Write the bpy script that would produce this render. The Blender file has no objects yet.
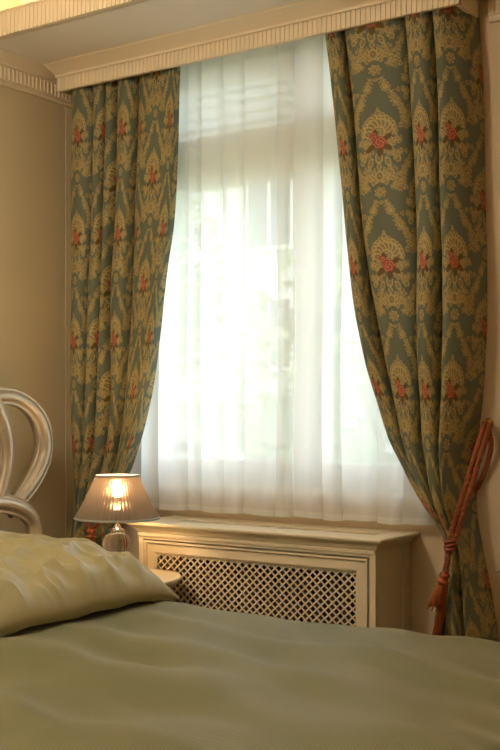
import bpy, bmesh, math, random
import numpy as np
from mathutils import Vector, Matrix, noise

# ------------------------------------------------------------------ camera
sc = bpy.context.scene
col = sc.collection
random.seed(7)
rng = np.random.default_rng(7)
PI = math.pi
CAM_H = 1.30
F = 1108.0                                   # focal length in pixels of the 500 x 750 frame
TH = math.atan2(750.0, F)                    # the camera looks this far left of the window wall's normal
FW = (-math.sin(TH), math.cos(TH)); RT = (math.cos(TH), math.sin(TH))
cam_d = bpy.data.cameras.new('camera')
cam = bpy.data.objects.new('camera', cam_d); col.objects.link(cam)
cam.location = (0, 0, CAM_H)
cam.rotation_euler = (PI / 2, 0, TH)
cam_d.sensor_fit = 'VERTICAL'; cam_d.sensor_height = 36.0
cam_d.lens = F * 36.0 / 750.0
cam_d.shift_y = 35.0 / 750.0
cam_d.clip_start = 0.05; cam_d.clip_end = 300
sc.camera = cam

# ------------------------------------------------------------------ sky, sun, exposure
world = bpy.data.worlds.new('sky'); sc.world = world; world.use_nodes = True
bg = world.node_tree.nodes['Background']
bg.inputs[0].default_value = (0.88, 0.95, 1.0, 1)
bg.inputs[1].default_value = 3.9
sd = bpy.data.lights.new('sun', 'SUN'); sd.energy = 2.0; sd.angle = 0.01; sd.color = (1, .96, .88)
so = bpy.data.objects.new('sun', sd); col.objects.link(so)
so.rotation_euler = Vector((0.45, 0.75, -0.75)).to_track_quat('-Z', 'Y').to_euler()
pd = bpy.data.lights.new('window_portal', 'AREA'); pd.shape = 'RECTANGLE'; pd.size = 1.45; pd.size_y = 1.7
pd.cycles.is_portal = True
po = bpy.data.objects.new('window_portal', pd); col.objects.link(po)
po.location = (-2.23, 3.66, 1.82); po.rotation_euler = (-PI / 2, 0, 0)     # faces into the room (-y)
vs = sc.view_settings
vs.view_transform = 'Standard'; vs.look = 'None'; vs.gamma = 1.0; vs.use_curve_mapping = False
vs.exposure = 0.2
sc.cycles.use_denoising = True
sc.cycles.max_bounces = 10; sc.cycles.diffuse_bounces = 5; sc.cycles.transparent_max_bounces = 24
sc.cycles.transmission_bounces = 10
sc.cycles.caustics_reflective = False; sc.cycles.caustics_refractive = False
sc.cycles.sample_clamp_indirect = 6.0

# ------------------------------------------------------------------ helpers
def ray(px):
    t = px - 250.0
    return (FW[0] * F + RT[0] * t, FW[1] * F + RT[1] * t)
def PX(px, y):                               # x on the plane y seen at column px
    r = ray(px); return y * r[0] / r[1]
def P(px, py, y):
    r = ray(px); d = y * F / r[1]
    return Vector((y * r[0] / r[1], y, CAM_H + (410.0 - py) / F * d))
def PXX(px, py, x):                          # point on the plane x
    r = ray(px); y = x * r[1] / r[0]; d = y * F / r[1]
    return Vector((x, y, CAM_H + (410.0 - py) / F * d))
def s2l(h):
    h = h.lstrip('#'); o = []
    for i in (0, 2, 4):
        c = int(h[i:i + 2], 16) / 255.0
        o.append(c / 12.92 if c <= .04045 else ((c + .055) / 1.055) ** 2.4)
    return (o[0], o[1], o[2], 1)

def mat(name, color, rough=.6, metal=0, spec=.5, bump=0, bscale=80, var=0, vscale=6, **kw):
    m = bpy.data.materials.new(name); m.use_nodes = True
    nt = m.node_tree; b = nt.nodes['Principled BSDF']
    c = s2l(color) if isinstance(color, str) else color
    b.inputs['Base Color'].default_value = c
    b.inputs['Roughness'].default_value = rough
    b.inputs['Metallic'].default_value = metal
    b.inputs['Specular IOR Level'].default_value = spec
    for k, v in kw.items(): b.inputs[k.replace('_', ' ')].default_value = v
    tc = nt.nodes.new('ShaderNodeTexCoord')
    if var:
        n = nt.nodes.new('ShaderNodeTexNoise'); n.inputs['Scale'].default_value = vscale; n.inputs['Detail'].default_value = 4
        nt.links.new(tc.outputs['Object'], n.inputs['Vector'])
        mx = nt.nodes.new('ShaderNodeMix'); mx.data_type = 'RGBA'
        mx.inputs[6].default_value = tuple(x * (1 - var) for x in c[:3]) + (1,)
        mx.inputs[7].default_value = tuple(min(1, x * (1 + var)) for x in c[:3]) + (1,)
        nt.links.new(n.outputs['Fac'], mx.inputs[0]); nt.links.new(mx.outputs[2], b.inputs['Base Color'])
    if bump:
        n = nt.nodes.new('ShaderNodeTexNoise'); n.inputs['Scale'].default_value = bscale; n.inputs['Detail'].default_value = 3
        nt.links.new(tc.outputs['Object'], n.inputs['Vector'])
        bp = nt.nodes.new('ShaderNodeBump'); bp.inputs['Strength'].default_value = bump; bp.inputs['Distance'].default_value = .004
        nt.links.new(n.outputs['Fac'], bp.inputs['Height']); nt.links.new(bp.outputs['Normal'], b.inputs['Normal'])
    return m

class MB:
    def __init__(s): s.v = []; s.f = []
    def add(s, vs_, fs_):
        o = len(s.v); s.v += [tuple(v) for v in vs_]; s.f += [tuple(i + o for i in f) for f in fs_]; return s
    def box(s, x0, x1, y0, y1, z0, z1):
        return s.add([(x0,y0,z0),(x1,y0,z0),(x1,y1,z0),(x0,y1,z0),(x0,y0,z1),(x1,y0,z1),(x1,y1,z1),(x0,y1,z1)],
                     [(0,3,2,1),(4,5,6,7),(0,1,5,4),(1,2,6,5),(2,3,7,6),(3,0,4,7)])
    def grid(s, pts, nu, nv, cu=False, cv=False):        # pts[u*nv+v]
        fs = []
        for i in range(nu if cu else nu - 1):
            for j in range(nv if cv else nv - 1):
                a, b = i, (i + 1) % nu; c, d = j, (j + 1) % nv
                fs.append((a * nv + c, b * nv + c, b * nv + d, a * nv + d))
        return s.add(pts, fs)
    def lathe(s, prof, c, n=32, rf=None):
        pts = []
        for k in range(n):
            a = 2 * PI * k / n
            for (r, z) in prof:
                q = r * (rf(a, z) if rf else 1)
                pts.append((c[0] + q * math.cos(a), c[1] + q * math.sin(a), c[2] + z))
        return s.grid(pts, n, len(prof), cu=True)
    def tube(s, path, r, n=8, closed=False, cap=True):
        path = [Vector(p) for p in path]; m = len(path); pts = []
        up = Vector((0.13, 0.31, 0.94))
        prevn = None
        for i, p in enumerate(path):
            a = path[(i - 1) % m] if (closed or i > 0) else p
            b = path[(i + 1) % m] if (closed or i < m - 1) else p
            t = (b - a).normalized()
            nn = (prevn - t * prevn.dot(t)) if prevn else (up - t * up.dot(t))
            if nn.length < 1e-5: nn = t.orthogonal()
            nn.normalize(); prevn = nn; bb = t.cross(nn)
            rr = r(i / max(1, m - 1)) if callable(r) else r
            for k in range(n):
                q = 2 * PI * k / n
                pts.append(p + (nn * math.cos(q) + bb * math.sin(q)) * rr)
        o = len(s.v)
        s.grid(pts, m, n, cu=closed, cv=True)
        if cap and not closed:
            s.f.append(tuple(o + k for k in range(n))[::-1]); s.f.append(tuple(o + (m - 1) * n + k for k in range(n)))
        return s
    def build(s, name, m, parent=None, smooth=False, bevel=0, kind=None, sub=0):
        me = bpy.data.meshes.new(name); me.from_pydata(s.v, [], s.f); me.update()
        bm = bmesh.new(); bm.from_mesh(me); bmesh.ops.recalc_face_normals(bm, faces=bm.faces); bm.to_mesh(me); bm.free()
        o = bpy.data.objects.new(name, me); col.objects.link(o)
        if m: me.materials.append(m)
        if parent: o.parent = parent
        if smooth:
            me.polygons.foreach_set('use_smooth', [True] * len(me.polygons))
        if bevel:
            b = o.modifiers.new('bevel', 'BEVEL'); b.width = bevel; b.segments = 2; b.limit_method = 'ANGLE'
        if sub:
            b = o.modifiers.new('sub', 'SUBSURF'); b.levels = sub; b.render_levels = sub
        if kind: o['kind'] = kind
        return o
def box(name, m, x0, x1, y0, y1, z0, z1, parent=None, bevel=0, kind=None):
    return MB().box(x0, x1, y0, y1, z0, z1).build(name, m, parent, bevel=bevel, kind=kind)
def tag(o, label, cat, group=None):
    o['label'] = label; o['category'] = cat
    if group: o['group'] = group
    return o
def thing(name, label, cat, group=None):
    o = bpy.data.objects.new(name, None); col.objects.link(o); o.empty_display_size = .05
    return tag(o, label, cat, group)
def base(o, loc):                                         # moves an Empty to the base of its thing; its parts stay where they are
    o.location = loc
    for c in o.children: c.matrix_parent_inverse = Matrix.Translation(-Vector(loc))
def smooth(a, b, x):
    t = min(1, max(0, (x - a) / (b - a))); return t * t * (3 - 2 * t)
def catmull(pts, n=8, closed=False):
    pts = [Vector(p) for p in pts]; out = []; m = len(pts)
    for i in range(m if closed else m - 1):
        p0 = pts[(i - 1) % m] if (closed or i > 0) else pts[0]
        p1 = pts[i]; p2 = pts[(i + 1) % m]
        p3 = pts[(i + 2) % m] if (closed or i < m - 2) else pts[-1]
        for k in range(n):
            t = k / n
            out.append(.5 * ((2 * p1) + (p2 - p0) * t + (2 * p0 - 5 * p1 + 4 * p2 - p3) * t * t + (3 * p1 - p0 - 3 * p2 + p3) * t ** 3))
    if not closed: out.append(pts[-1])
    return out

# ------------------------------------------------------------------ materials
M_wall = mat('wallpaper', '#d0c19c', .75, var=.05, vscale=3, bump=.1, bscale=300)
M_wallw = mat('wall_paint', '#d3bfa0', .8, bump=.08, bscale=200)
M_ceil = mat('ceiling_paint', '#f3ece0', .85)
M_stucco = mat('cornice_paint', '#eadbbd', .6)
M_cream = mat('cream_lacquer', '#e2d6bb', .42, var=.04, vscale=4)
M_upvc = mat('window_frame_paint', '#e6e2d2', .4)
M_floor = mat('floor_parquet', '#7a5836', .4, var=.15, vscale=5)
M_dark = mat('dark_gap', '#2b2219', .8)
M_rad = mat('radiator_enamel', '#4d4436', .6)
M_silver = mat('silver_leaf', '#c9bfac', .46, metal=.75, var=.22, vscale=14, bump=.25, bscale=40)
M_gilt = mat('worn_gilt_edge', '#b08b62', .4, metal=.8)
M_mattress = mat('mattress_ticking', '#cfc6ad', .9)
M_bedwood = mat('bed_base_wood', '#b9a68a', .5)
M_rope = mat('rust_silk_rope', '#84401a', .55, var=.25, vscale=60)
M_tassel = mat('rust_silk_fringe', '#924817', .55, var=.25, vscale=90)
M_brass = mat('aged_brass', '#a8824c', .35, metal=1)
M_chrome = mat('nickel', '#d8d2c8', .18, metal=1)
M_leaf = mat('plant_leaf', '#3d6b22', .45)
M_soil = mat('potting_soil', '#33251a', .95)
M_pot = mat('terracotta', '#a8623c', .7, var=.1)

def glass_thin(name):
    m = bpy.data.materials.new(name); m.use_nodes = True; nt = m.node_tree; nt.nodes.clear()
    o = nt.nodes.new('ShaderNodeOutputMaterial'); mx = nt.nodes.new('ShaderNodeMixShader')
    t = nt.nodes.new('ShaderNodeBsdfTransparent'); t.inputs[0].default_value = (.97, .98, .97, 1)
    g = nt.nodes.new('ShaderNodeBsdfGlossy'); g.inputs['Roughness'].default_value = .02
    mx.inputs[0].default_value = .06
    nt.links.new(t.outputs[0], mx.inputs[1]); nt.links.new(g.outputs[0], mx.inputs[2]); nt.links.new(mx.outputs[0], o.inputs[0])
    return m
M_glass = glass_thin('window_glass')
def cloth_thin(name, c, transp, transl, weave=0):
    m = bpy.data.materials.new(name); m.use_nodes = True; nt = m.node_tree; nt.nodes.clear()
    o = nt.nodes.new('ShaderNodeOutputMaterial')
    d = nt.nodes.new('ShaderNodeBsdfDiffuse'); d.inputs[0].default_value = c
    l = nt.nodes.new('ShaderNodeBsdfTranslucent'); l.inputs[0].default_value = c
    t = nt.nodes.new('ShaderNodeBsdfTransparent'); t.inputs[0].default_value = (1, 1, 1, 1)
    m1 = nt.nodes.new('ShaderNodeMixShader'); m1.inputs[0].default_value = transl
    nt.links.new(d.outputs[0], m1.inputs[1]); nt.links.new(l.outputs[0], m1.inputs[2])
    m2 = nt.nodes.new('ShaderNodeMixShader'); m2.inputs[0].default_value = transp
    nt.links.new(m1.outputs[0], m2.inputs[1]); nt.links.new(t.outputs[0], m2.inputs[2]); nt.links.new(m2.outputs[0], o.inputs[0])
    return m
M_sheer = cloth_thin('white_voile', (.92, .94, .94, 1), .19, .64)
M_hem = cloth_thin('white_voile_hem', (.92, .94, .94, 1), .08, .6)
M_shade = cloth_thin('silver_pleated_silk', s2l('#756c62'), .02, .12)
nt = M_shade.node_tree
rf_ = nt.nodes.new('ShaderNodeBsdfRefraction'); rf_.inputs['IOR'].default_value = 1.35; rf_.inputs['Roughness'].default_value = .6; rf_.inputs[0].default_value = s2l('#e8c8a8')
ms_ = nt.nodes.new('ShaderNodeMixShader'); ms_.inputs[0].default_value = .07
out_ = [n_ for n_ in nt.nodes if n_.type == 'OUTPUT_MATERIAL'][0]; src_ = out_.inputs[0].links[0].from_socket
nt.links.new(src_, ms_.inputs[1]); nt.links.new(rf_.outputs[0], ms_.inputs[2]); nt.links.new(ms_.outputs[0], out_.inputs[0])
M_braid = mat('grey_braid', '#9aa09c', .6, bump=.4, bscale=400)

# ------------------------------------------------------------------ room shell
XL, YW, ZS = -3.20, 3.42, 2.665             # left wall, window wall, soffit
XR, YB, ZC = 2.30, -2.60, 2.96              # right wall, back wall, raised ceiling
LIP = 2.835
def struct(o): o['kind'] = 'structure'; return o
floor = box('floor', M_floor, XL - .2, XR + .2, YB - .2, YW + .3, -.1, 0, kind='structure')
for i, yy in enumerate(np.arange(YB, YW, .14)):           # parquet boards laid on the floor
    box('plank', M_floor, XL, XR, yy + .002, min(yy + .138, YW), 0, .004, floor)
box('wall_left', M_wall, XL - .2, XL, YB - .2, YW + .25, -.05, ZC + .1, kind='structure')
box('wall_right', M_wallw, XR, XR + .2, YB - .2, YW + .25, -.05, ZC + .1, kind='structure')
box('wall_front', M_wallw, XL, XR, YB - .2, YB, -.05, ZC + .1, kind='structure')
OX0, OX1, OZ0, OZ1 = -2.90, -1.56, 1.02, 2.635            # the window opening
wb = MB()
wb.box(XL, OX0, YW, YW + .25, -.05, ZC + .1); wb.box(OX1, XR, YW, YW + .25, -.05, ZC + .1)
wb.box(OX0, OX1, YW, YW + .25, -.05, OZ0); wb.box(OX0, OX1, YW, YW + .25, OZ1, ZC + .1)
wb.build('wall_back', M_wallw, kind='structure')
ceil = MB().box(XL, XR, YB, YW, ZC, ZC + .1).build('ceiling', M_ceil, kind='structure')
box('soffit', M_ceil, XL, XR, LIP + .03, YW, ZS, ZS + .03, ceil)
box('soffit', M_ceil, XL, XR, YB, -1.9, ZS, ZS + .03, ceil)
box('cove_back', M_ceil, XL, XR, LIP + .28, LIP + .30, ZS + .03, ZC, ceil)

def fluted(name, m, a, b, axis, pos, out, z0, z1, pitch, depth, parent, kind=None):
    """a scalloped vertical band: runs from a to b along axis, its face at pos, facing direction out (+1/-1)"""
    n = max(1, int(round((b - a) / pitch))); w = (b - a) / n; prof = []
    for i in range(n):
        for (t, d) in ((0, 0), (.10, 0), (.14, .7), (.3, .95), (.5, 1), (.7, .95), (.86, .7), (.90, 0)):
            prof.append((a + (i + t) * w, d * depth))
    prof.append((b, 0)); pts = []
    for (s, d) in prof:
        for z in (z0, z1):
            q = pos - out * d
            pts.append((s, q, z) if axis == 'x' else (q, s, z))
    mb = MB(); mb.grid(pts, len(prof), 2)
    # back and closing faces
    bk = pos - out * (depth + .008); L = [(a, bk), (b, bk)]
    for (z) in (z0, z1):
        ps = [(s, pos - out * d) for s, d in prof] + [(b, bk), (a, bk)]
        vs_ = [(s, q, z) if axis == 'x' else (q, s, z) for s, q in ps]
        mb.add(vs_, [tuple(range(len(vs_)))])
    return mb.build(name, m, parent, kind=kind)
def extrude(prof, a, b, axis):
    """closed profile [(q, z)] swept from a to b along axis"""
    mb = MB(); n = len(prof)
    pts = [((s, q, z) if axis == 'x' else (q, s, z)) for s in (a, b) for q, z in prof]
    mb.grid(pts, 2, n, cv=True); mb.f.append(tuple(range(n))); mb.f.append(tuple(range(n, 2 * n))[::-1])
    return mb
# left cornice: fluted frieze under a crown
def cornice_prof(w, s):                      # w = wall position, s = direction into the room; profile from bottom to top
    p = [(0, -.016), (.018, -.016), (.022, -.010), (.018, -.004), (.016, 0), (.016, .055), (.026, .057), (.028, .066),
         (.036, .071), (.052, .079), (.068, .087), (.074, .091), (.080, .0935), (0, .0935)]
    return [(w + s * a, 2.571 + b) for a, b in p]
tl = extrude(cornice_prof(XL - .001, 1), YB, YW - .002, 'y').build('trim_1', M_stucco, kind='structure')
fluted('fluting', M_stucco, LIP - 1.0, YW - .01, 'y', XL + .026, 1, 2.576, 2.625, .021, .0045, tl)
tr = extrude(cornice_prof(YW + .001, -1), -1.37, XR, 'x').build('trim_2', M_stucco, kind='structure')
fluted('fluting', M_stucco, -1.37, -.2, 'x', YW - .026, -1, 2.576, 2.625, .0185, .0045, tr)
# cove lip with its fluted face
lip = box('trim_3', M_stucco, XL, XR, LIP + .016, LIP + .034, ZS, ZS + .080, kind='structure')
fluted('fluting', M_stucco, XL, -.2, 'x', LIP, -1, ZS, ZS + .088, .0192, .005, lip)
box('lip_cap', M_stucco, XL, XR, LIP, LIP + .034, ZS + .082, ZS + .090, lip)
box('trim_4', M_stucco, XL, XR, -1.93, -1.90, ZS, ZS + .088, kind='structure')
# corner batten on the left wall, baseboards
box('trim_5', M_wall, XL, XL + .004, 3.365, YW, .12, 2.555, kind='structure', bevel=.003)
box('baseboard_left', M_stucco, XL, XL + .018, YB, YW, 0, .12, kind='structure', bevel=.004)
bbk = MB(); bbk.box(XL, -2.66, YW - .018, YW, 0, .12); bbk.box(-1.63, XR, YW - .018, YW, 0, .12)
bbk.build('baseboard_back', M_stucco, kind='structure')
# cove LED strip lies behind the lip and lights the raised ceiling
def led(y, aim, e):
    m = bpy.data.lights.new('cove_light', 'AREA'); m.shape = 'RECTANGLE'; m.size = 5.2; m.size_y = .03
    m.energy = e; m.color = (1.0, .74, .42)
    o = bpy.data.objects.new('cove_light', m); col.objects.link(o); o.location = ((XL + XR) / 2, y, ZS + .045)
    o.rotation_euler = (PI + aim, 0, 0)
led(LIP + .12, 0.0, 26); led(-1.98, 0.0, 60)

# ------------------------------------------------------------------ pelmet over the window
PF, PXR, PXL = 3.234, -1.400, -3.122                      # front face, right end
pel = thing('window_pelmet', 'cream fluted box pelmet with crown moulding above the window', 'pelmet')
fluted('fluted_band', M_stucco, PXL, PXR, 'x', PF, -1, 2.573, 2.626, .0185, .0035, pel)
fluted('fluted_band', M_stucco, PF + .016, YW - .03, 'y', PXR, 1, 2.573, 2.626, .0185, .0035, pel)
cp = [(0, 0), (.006, 0), (.008, .008), (.016, .013), (.036, .021), (.058, .029), (.070, .033), (.074, .036), (.084, .0385), (0, .0385)]
mb = MB()                                    # the crown mitred round the right end
n = len(cp); pts = []
for q, z in cp: pts.append((PXL - .002, PF - q, 2.626 + z))
for q, z in cp: pts.append((PXR + q, PF - q, 2.626 + z))
for q, z in cp: pts.append((PXR + q, YW - .03, 2.626 + z))
mb.grid(pts, 3, n, cv=False); mb.build('crown_moulding', M_stucco, pel)
box('back_board', M_stucco, PXL, PXR - .014, PF + .0145, PF + .020, 2.5735, 2.66, pel)
box('end_board', M_stucco, PXL, PXL + .006, PF + .020, YW - .03, 2.5735, 2.66, pel)
box('end_board', M_stucco, PXR - .020, PXR - .0145, PF + .020, YW - .03, 2.5735, 2.66, pel)
mb = MB()
mb.box(PXL + .01, PXR - .02, 3.285, 3.305, 2.655, 2.664); mb.box(PXL + .01, PXR - .02, 3.362, 3.378, 2.655, 2.664)
mb.build('curtain_rail', M_upvc, pel)
base(pel, (-2.3, PF + .09, 2.573))

# ------------------------------------------------------------------ window
win = bpy.data.objects.new('window_1', None); col.objects.link(win); win['kind'] = 'structure'
WF, WB = 3.50, 3.58                           # frame faces
XM = -2.105                                   # centre post
mb = MB()
mb.box(OX0, OX0 + .05, WF, WB, OZ0, OZ1); mb.box(OX1 - .05, OX1, WF, WB, OZ0, OZ1)
mb.box(OX0 + .05, OX1 - .05, WF, WB, OZ1 - .035, OZ1); mb.box(OX0 + .05, OX1 - .05, WF, WB, OZ0, OZ0 + .035)
mb.build('window_frame', M_upvc, win, bevel=.004)
box('transom_bar', M_upvc, OX0 + .05, OX1 - .05, WF - .01, WB, 2.225, 2.335, win, bevel=.006)
box('centre_post', M_upvc, XM - .035, XM + .035, WF - .006, WB, OZ0 + .035, 2.225, win, bevel=.006)
box('centre_post', M_upvc, XM - .03, XM + .03, WF - .004, WB, 2.335, OZ1 - .035, win, bevel=.006)
def sash(x0, x1, z0, z1, t, side):
    s = MB(); y0, y1 = WF - .018, WB - .01
    s.box(x0, x0 + t, y0, y1, z0, z1); s.box(x1 - t, x1, y0, y1, z0, z1)
    s.box(x0 + t, x1 - t, y0, y1, z0, z0 + t); s.box(x0 + t, x1 - t, y0, y1, z1 - t, z1)
    o = s.build('sash', M_upvc, win, bevel=.005)
    box('glass_pane', M_glass, x0 + t, x1 - t, y0 + .03, y0 + .036, z0 + t, z1 - t, o)
    return o
s1 = sash(OX0 + .052, XM - .012, OZ0 + .038, 2.222, .050, 1)
s2 = sash(XM + .012, OX1 - .052, OZ0 + .038, 2.222, .050, -1)
sash(OX0 + .052, XM - .03, 2.338, OZ1 - .036, .028, 1)
sash(XM + .03, OX1 - .052, 2.338, OZ1 - .036, .028, 1)
hz = 1.66
box('handle_plate', M_upvc, XM - .052, XM - .022, WF - .030, WF - .018, hz - .055, hz + .055, s1, bevel=.006)
mb = MB(); mb.tube([(XM - .037, WF - .03, hz), (XM - .037, WF - .062, hz)], .009, 10)
mb.tube(catmull([(XM - .037, WF - .062, hz + .008), (XM - .037, WF - .066, hz - .03), (XM - .037, WF - .062, hz - .12)], 5), .010, 10)
mb.build('handle', M_upvc, s1, smooth=True)
box('window_sill', M_upvc, OX0 - .06, OX1 + .03, YW - .035, WF, OZ0 - .025, OZ0, win, bevel=.006)
M_slat = mat('shutter_slat', '#d2d6c8', .5)
for k in range(7):                            # louvre slats outside the upper panes
    z = OZ1 - .02 - k * .046
    mb = MB(); ca, sa = .014 * math.cos(.25), .014 * math.sin(.25); yc = 3.622
    xa, xb = OX0 + .03, OX1 - .03
    mb.add([(x_, yc + s_ * ca, z - s_ * sa + d_) for x_ in (xa, xb) for s_, d_ in ((-1, 0), (0, .004), (1, 0), (1, -.002), (0, .002), (-1, -.002))],
           [(0, 1, 7, 6), (1, 2, 8, 7), (2, 3, 9, 8), (3, 4, 10, 9), (4, 5, 11, 10), (5, 0, 6, 11), (0, 5, 4, 1), (1, 4, 3, 2), (6, 7, 10, 11), (7, 8, 9, 10)])
    mb.build('shutter_slat', M_slat, win)

# ------------------------------------------------------------------ outdoors
M_grass = mat('lawn', '#9aa088', .9, var=.3, vscale=2)
M_render = mat('house_render', '#cfd4d2', .9)
M_render2 = mat('house_render_grey', '#b9b7ae', .9)
M_hglass = mat('house_window_glass', '#5d6c74', .15)
M_hwhite = mat('house_white', '#f2efe6', .7)
M_htile = mat('house_roof', '#75796f', .8)
M_bark = mat('bark', '#5a4634', .9)
M_fol = mat('foliage', '#93a880', .7, var=.35, vscale=1.5)
struct(box('ground_outside', M_grass, -60, 30, 3.9, 90, -3.2, -3.0))
hb = thing('neighbour_house', 'pale rendered house with slatted balcony seen through the sheer', 'house')
hx0, hx1, hy = -17.0, -9.2, 17.0
box('wall', M_render, hx0, hx1, hy, hy + 7, -3, 6.0, hb)
mb = MB(); mb.add([(hx0 - .4, hy - .5, 6.0), (hx1 + .4, hy - .5, 6.0), (hx1 + .4, hy + 7.5, 6.0), (hx0 - .4, hy + 7.5, 6.0), (hx0 + 1.5, hy + 3.5, 10.2), (hx1 - 1.5, hy + 3.5, 10.2)],
                  [(0, 1, 5, 4), (1, 2, 5), (2, 3, 4, 5), (3, 0, 4), (3, 2, 1, 0)]); mb.build('roof', M_htile, hb)
for wx in (-16.0, -13.9, -11.6, -9.9):
    for wz in (-.6, 2.0, 4.2):
        w = box('window', M_hwhite, wx, wx + 1.1, hy - .06, hy, wz, wz + 1.4, hb)
        box('pane', M_hglass, wx + .1, wx + .5, hy - .08, hy - .06, wz + .1, wz + 1.3, w)
        box('pane', M_hglass, wx + .6, wx + 1.0, hy - .08, hy - .06, wz + .1, wz + 1.3, w)
box('balcony_slab', M_hwhite, -14.6, -10.0, hy - 1.6, hy, 1.45, 1.62, hb)
for k in range(5):
    box('balcony_rail', M_hwhite, -14.6, -10.0, hy - 1.6, hy - 1.54, 1.72 + k * .2, 1.84 + k * .2, hb)
for k in range(4):
    mb = MB(); x = -10.0 + k * .0
    mb.add([(-12.2 + .5, hy - 1.9, .9 - k * .55), (-9.6 + .5, hy - 1.9, -.3 - k * .55), (-9.6 + .5, hy - 1.9, -.05 - k * .55), (-12.2 + .5, hy - 1.9, 1.15 - k * .55),
            (-12.2 + .5, hy - 1.8, .9 - k * .55), (-9.6 + .5, hy - 1.8, -.3 - k * .55), (-9.6 + .5, hy - 1.8, -.05 - k * .55), (-12.2 + .5, hy - 1.8, 1.15 - k * .55)],
           [(0, 1, 2, 3), (7, 6, 5, 4), (0, 4, 5, 1), (1, 5, 6, 2), (2, 6, 7, 3), (3, 7, 4, 0)])
    mb.build('stair_rail', M_hwhite, hb)
base(hb, (-12.8, hy, -3.0))
def tree(x, y, h, r, label, seed):
    rnd = random.Random(seed)
    t = thing('garden_tree', label, 'tree', 'trees outside the window')
    mb = MB(); mb.tube([(x, y, -3.02), (x + .1, y, -3 + h * .4), (x, y, -3 + h * .75)], lambda s: .16 * (1 - .5 * s), 8); mb.build('trunk', M_bark, t)
    mb = MB()
    for k in range(900):
        d = Vector((rnd.gauss(0, 1), rnd.gauss(0, 1), rnd.gauss(0, 1))).normalized() * r * (rnd.random() ** .4)
        c = Vector((x, y, -3 + h * .72)) + Vector((d.x, d.y, d.z * 1.25))
        u = Vector((rnd.gauss(0, 1), rnd.gauss(0, 1), rnd.gauss(0, .6))).normalized(); v = u.orthogonal().normalized(); s = .13 + .1 * rnd.random()
        mb.add([c - u * s, c + v * s * .5, c + u * s, c - v * s * .5], [(0, 1, 2, 3)])
    f = mb.build('foliage', M_fol, t, kind='stuff')
    base(t, (x, y, -3.0))
tree(-14.2, 13.2, 6.4, 1.7, 'leafy garden tree left of the neighbouring house', 1)
tree(-11.4, 13.6, 8.8, 1.5, 'taller leafy garden tree in front of the slatted balcony', 2)
tree(-6.4, 12.2, 6.2, 1.8, 'broad leafy garden tree behind the right window casement', 3)

# ------------------------------------------------------------------ sheer curtain
def grid_mesh(name, X, Y, Z, m, parent=None, colr=None):
    nu, nv = X.shape
    me = bpy.data.meshes.new(name)
    co = np.stack([X, Y, Z], -1).reshape(-1, 3).astype(np.float32)
    i = np.arange(nu - 1)[:, None] * nv + np.arange(nv - 1)[None, :]
    q = np.stack([i, i + nv, i + nv + 1, i + 1], -1).reshape(-1, 4).astype(np.int32)
    me.vertices.add(len(co)); me.vertices.foreach_set('co', co.ravel())
    me.loops.add(q.size); me.loops.foreach_set('vertex_index', q.ravel())
    me.polygons.add(len(q)); me.polygons.foreach_set('loop_start', np.arange(0, q.size, 4, dtype=np.int32))
    me.polygons.foreach_set('loop_total', np.full(len(q), 4, dtype=np.int32))
    me.update(calc_edges=True)
    me.polygons.foreach_set('use_smooth', np.ones(len(q), dtype=bool))
    if colr is not None:
        a = me.color_attributes.new('weave', 'FLOAT_COLOR', 'POINT')
        a.data.foreach_set('color', colr.reshape(-1, 4).astype(np.float32).ravel())
    me.materials.append(m)
    o = bpy.data.objects.new(name, me); col.objects.link(o)
    if parent: o.parent = parent
    return o
nu, nv = 900, 60
u = np.linspace(0, 1, nu)[:, None]; v = np.linspace(0, 1, nv)[None, :]
zt, zb = 2.652, .918
# pleat phases of uneven width, doubled back on themselves
widths = np.array([1.2, .7, 1.5, .9, 1.7, .6, 1.3, 1.0, 1.8, .7, 1.5, .8, 1.6, 1.1, 1.4])
edges = np.concatenate([[0], np.cumsum(widths)]) / widths.sum()
k = np.clip(np.searchsorted(edges, u.ravel(), 'right') - 1, 0, len(widths) - 1)
t = (u.ravel() - edges[k]) / (edges[k + 1] - edges[k])
wloc = (edges[k + 1] - edges[k]) * 1.50
amp_o = np.array([.24, .30, .15, .28, .22, .33, .17, .30, .20, .34, .16, .30, .22, .26, .2])[k]
sx0, sx1 = -3.08, -1.545
t = t[:, None]; wl = wloc[:, None]; am = amp_o[:, None]
spread = 1 - .25 * v                                    # pleats relax a little towards the hem
X = sx0 + (sx1 - sx0) * u - am * wl * np.sin(2 * PI * t) * spread + .006 * np.sin(9 * v + 14 * u) * v
Y = 3.375 + (.016 * np.cos(2 * PI * t) + .005 * np.cos(4 * PI * t + 1)) * (.8 + .35 * v) - .012 * v
Z = zt + (zb - zt) * v + 0 * u + .003 * np.sin(40 * u) * (v ** 8)
sheer = grid_mesh('sheer_curtain', X, Y, Z, M_sheer)
tag(sheer, 'white translucent pleated sheer curtain hanging across the window', 'sheer curtain')
v2 = np.linspace(.985, 1, 3)[None, :]
hem = grid_mesh('hem', *[A[:, -1:] + B for A, B in ((X, 0 * v2), (Y - .0015, 0 * v2), (Z, (1 - v2) / .015 * .022))], M_hem, sheer)

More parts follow.
